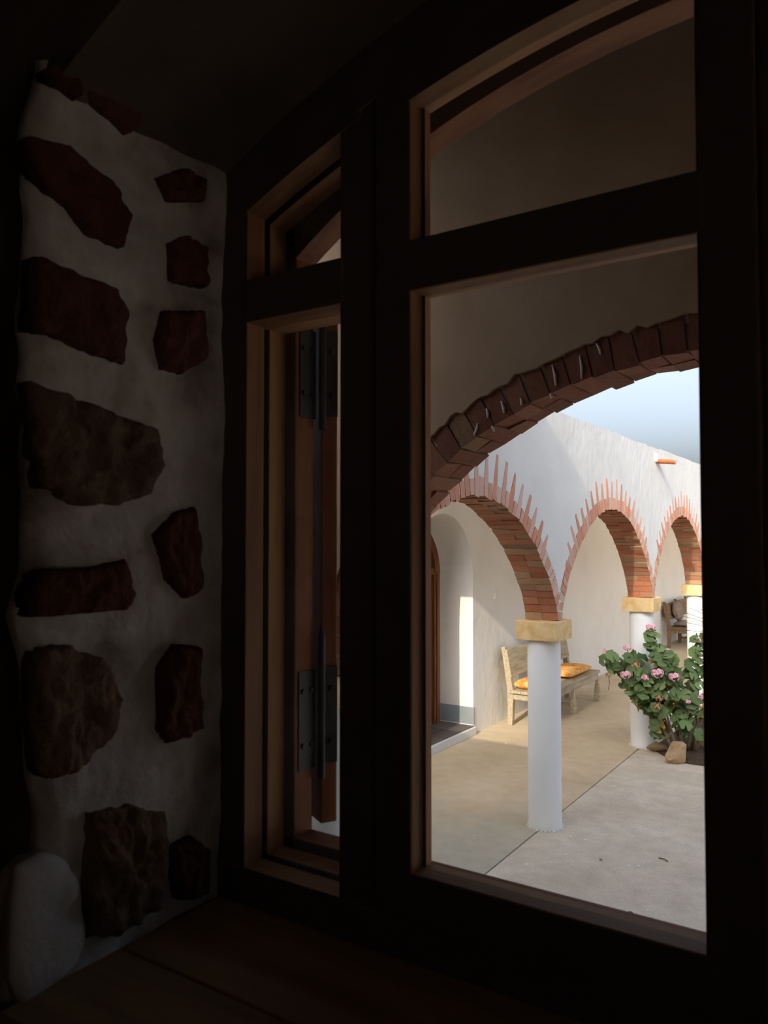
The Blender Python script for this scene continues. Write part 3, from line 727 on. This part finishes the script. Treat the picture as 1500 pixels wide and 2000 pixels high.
CL = [(1195,1292,20,15,11),(1215,1300,24,20,16),(1240,1288,18,12,8),(1270,1240,9,7,4),(1276,1258,14,12,10),(1282,1280,14,14,10),(1300,1292,22,14,16),
      (1250,1315,24,16,14),(1270,1335,32,24,26),(1225,1332,14,16,9),(1240,1350,20,18,13),(1300,1330,30,24,22),(1320,1310,20,16,10),(1335,1345,30,34,26),(1355,1300,14,20,9),
      (1255,1372,18,18,10),(1285,1370,24,20,14),(1280,1400,20,20,12),(1282,1425,14,14,7),(1345,1395,26,26,14),(1360,1260,10,22,7),(1390,1300,24,40,9),(1400,1370,28,50,9),(1312,1372,22,16,9),(1325,1400,20,16,7),(1366,1440,14,14,5),(1335,1430,10,10,3)]
rnd = random.Random(3); nl = 0
for cu, cv, ru, rv, n_ in CL:
    for _ in range(n_):
        a, rr = rnd.uniform(0, 2*math.pi), math.sqrt(rnd.random()); u, v = cu + ru*rr*math.cos(a), cv + rv*rr*math.sin(a)
        loc = G(u, v, rnd.uniform(-.20, .22) * min(1, .4 + ru / 40))
        nrm = Vector((rnd.uniform(-.6, .9), rnd.uniform(-1.2, .1), rnd.uniform(.15, 1.1))).normalized()
        rot = nrm.to_track_quat('Z', 'Y') @ Matrix.Rotation(rnd.uniform(0, 6.28), 3, 'Z').to_quaternion()
        s = rnd.uniform(.048, .076)
        old = rnd.random() < (.16 if v > 1350 else .04)
        put('leaf', rnd.choice(leaves)[1 if old else 0], ger, loc, rot, (s, s, s)); nl += 1
FL = [(1181,1270,6,0),(1223,1264,8,0),(1269,1224,9.5,0),(1299,1271,8,0),(1219,1316,10,0),(1281,1313,12,0),(1314,1320,11,0),(1257,1322,7,0),(1283,1360,8,1),(1280,1377,8,1),
      (1358,1278,9,0),(1362,1250,7,0),(1340,1368,5,0),(1186,1317,6,1),(1238,1297,9,1),(1366,1360,7,0),(1400,1262,9,0),(1420,1320,9,0)]
for u, v, r_, dry in FL:
    loc = G(u, v, -.20 if v > 1290 else 0); s = r_ * GD / F
    f = put('flower_head', rnd.choice(fdry if dry else fpink), ger, loc, Vector((.2, -.4, 1)).to_track_quat('Z', 'Y'), (s, s, s * .8))
    if dry: f['label'] = 'withered brown flower head'
    else: f['label'] = 'pink flower head'
    b_ = loc + Vector((rnd.uniform(-.03, .03), .05, -.16))
    MB().tube([b_, (b_ + loc) / 2 + Vector((.01, 0, 0)), loc], .004, 5).build('flower_stalk', M['stem'], ger)
for (u0, u1, u2, v1, v2) in ((1318,1300,1275,1400,1290),(1322,1290,1215,1390,1305),(1326,1320,1300,1390,1300),(1335,1345,1340,1400,1330),(1340,1358,1362,1400,1270),(1312,1290,1262,1420,1360),(1345,1370,1400,1420,1320),(1308,1297,1285,1430,1390),(1330,1312,1280,1410,1340),(1350,1352,1385,1420,1380)):
    p0 = G(u0 + 2, 1478, rnd.uniform(-.05, .1)); p0.z = -.02
    MB().tube([p0, G((u0+u1)/2 + 2, (1478+v1)/2, rnd.uniform(-.08, .05)), G(u1, v1, rnd.uniform(-.1, .1)), G((u1+u2)/2, (v1+v2)/2, .02), G(u2, v2, 0)], [.016, .014, .012, .009, .005], 7).build('stem', M['stem'], ger, smooth=True)

# yucca to the right of the bed
yb = Vector((-1.50, 9.75, .03)); yu = empty('yucca', yb); tag(yu, 'spiky green yucca at the right edge behind the geranium', 'plant')
MB().tube([(0, 0, -.03), (.01, 0, .5), (0, 0, 1.15)], [.07, .06, .05], 10).build('trunk', M['stem'], yu, smooth=True)
bl = MB(); prev = []
for i in range(7):
    f = i / 6; wd = .024 * (1 - f ** 1.6) + .001 + .008 * math.sin(f * 3.1); z = .06 * f - .16 * f * f
    prev.append([(-wd, f, z + .008), (0, f, z), (wd, f, z + .008), (0, f, z + .004)])
blade = bl.loft(prev).mesh('blade', M['yucca'])
for k in range(46):
    el = math.radians(-25 + 105 * ((k * .618) % 1)); az = k * 2.39996
    d = Vector((math.cos(el) * math.cos(az), math.cos(el) * math.sin(az), math.sin(el)))
    s = rnd.uniform(.5, .68)
    put('blade', blade, yu, Vector((0, 0, 1.0 + .2 * ((k * .618) % 1))) + d * .04, d.to_track_quat('Y', 'Z'), (1, s, s))

# litter on the slabs
def chip(u, v, r_, m, name, label, cat, grp, seed):
    rr = random.Random(seed); p_ = at_z(u, v); mb = MB(); n = 7
    pr = [(math.cos(2*math.pi*i/n) * r_ * rr.uniform(.5, 1.2), math.sin(2*math.pi*i/n) * r_ * rr.uniform(.5, 1.2)) for i in range(n)]
    mb.loft([[(a, b, z) for a, b in pr] for z in (0, .003)])
    o = mb.build(name, m); o.location = (p_.x, p_.y, -.004 if p_.x > -2.41 else .0026); tag(o, label, cat, grp)
for k, (u, v, r_) in enumerate([(1222,1681,.014),(1241,1681,.016),(1195,1529,.022),(1025,1678,.018),(1138,1632,.014),(1109,1626,.012),(1257,1765,.012),(1324,1640,.01),(986,1449,.014),(1352,1671,.012),(1102,1660,.01),(924,1632,.01)]):
    chip(u, v, r_, M['chip'], 'paint_chip', 'small white paint flake lying on the tan concrete floor', 'paint flake', 'paint flakes on the floor', k)
for k, (a, b) in enumerate((((1279,1667),(1297,1674)), ((1218,1770),(1228,1772)), ((1165,1670),(1169,1672)))):
    p0, p1 = at_z(*a), at_z(*b); p0.z = p1.z = .002
    o = MB().tube([Vector((0, 0, 0)), (p1 - p0) / 2 + Vector((.004, .006, .004)), p1 - p0], .004, 5).build('twig', M['dryleaf']); o.location = p0
    tag(o, ['longest dry twig on the courtyard slab', 'short dry twig close to the window frame', 'tiny dry twig on the courtyard slab left of the others'][k], 'twig', 'dry twigs on the slab')
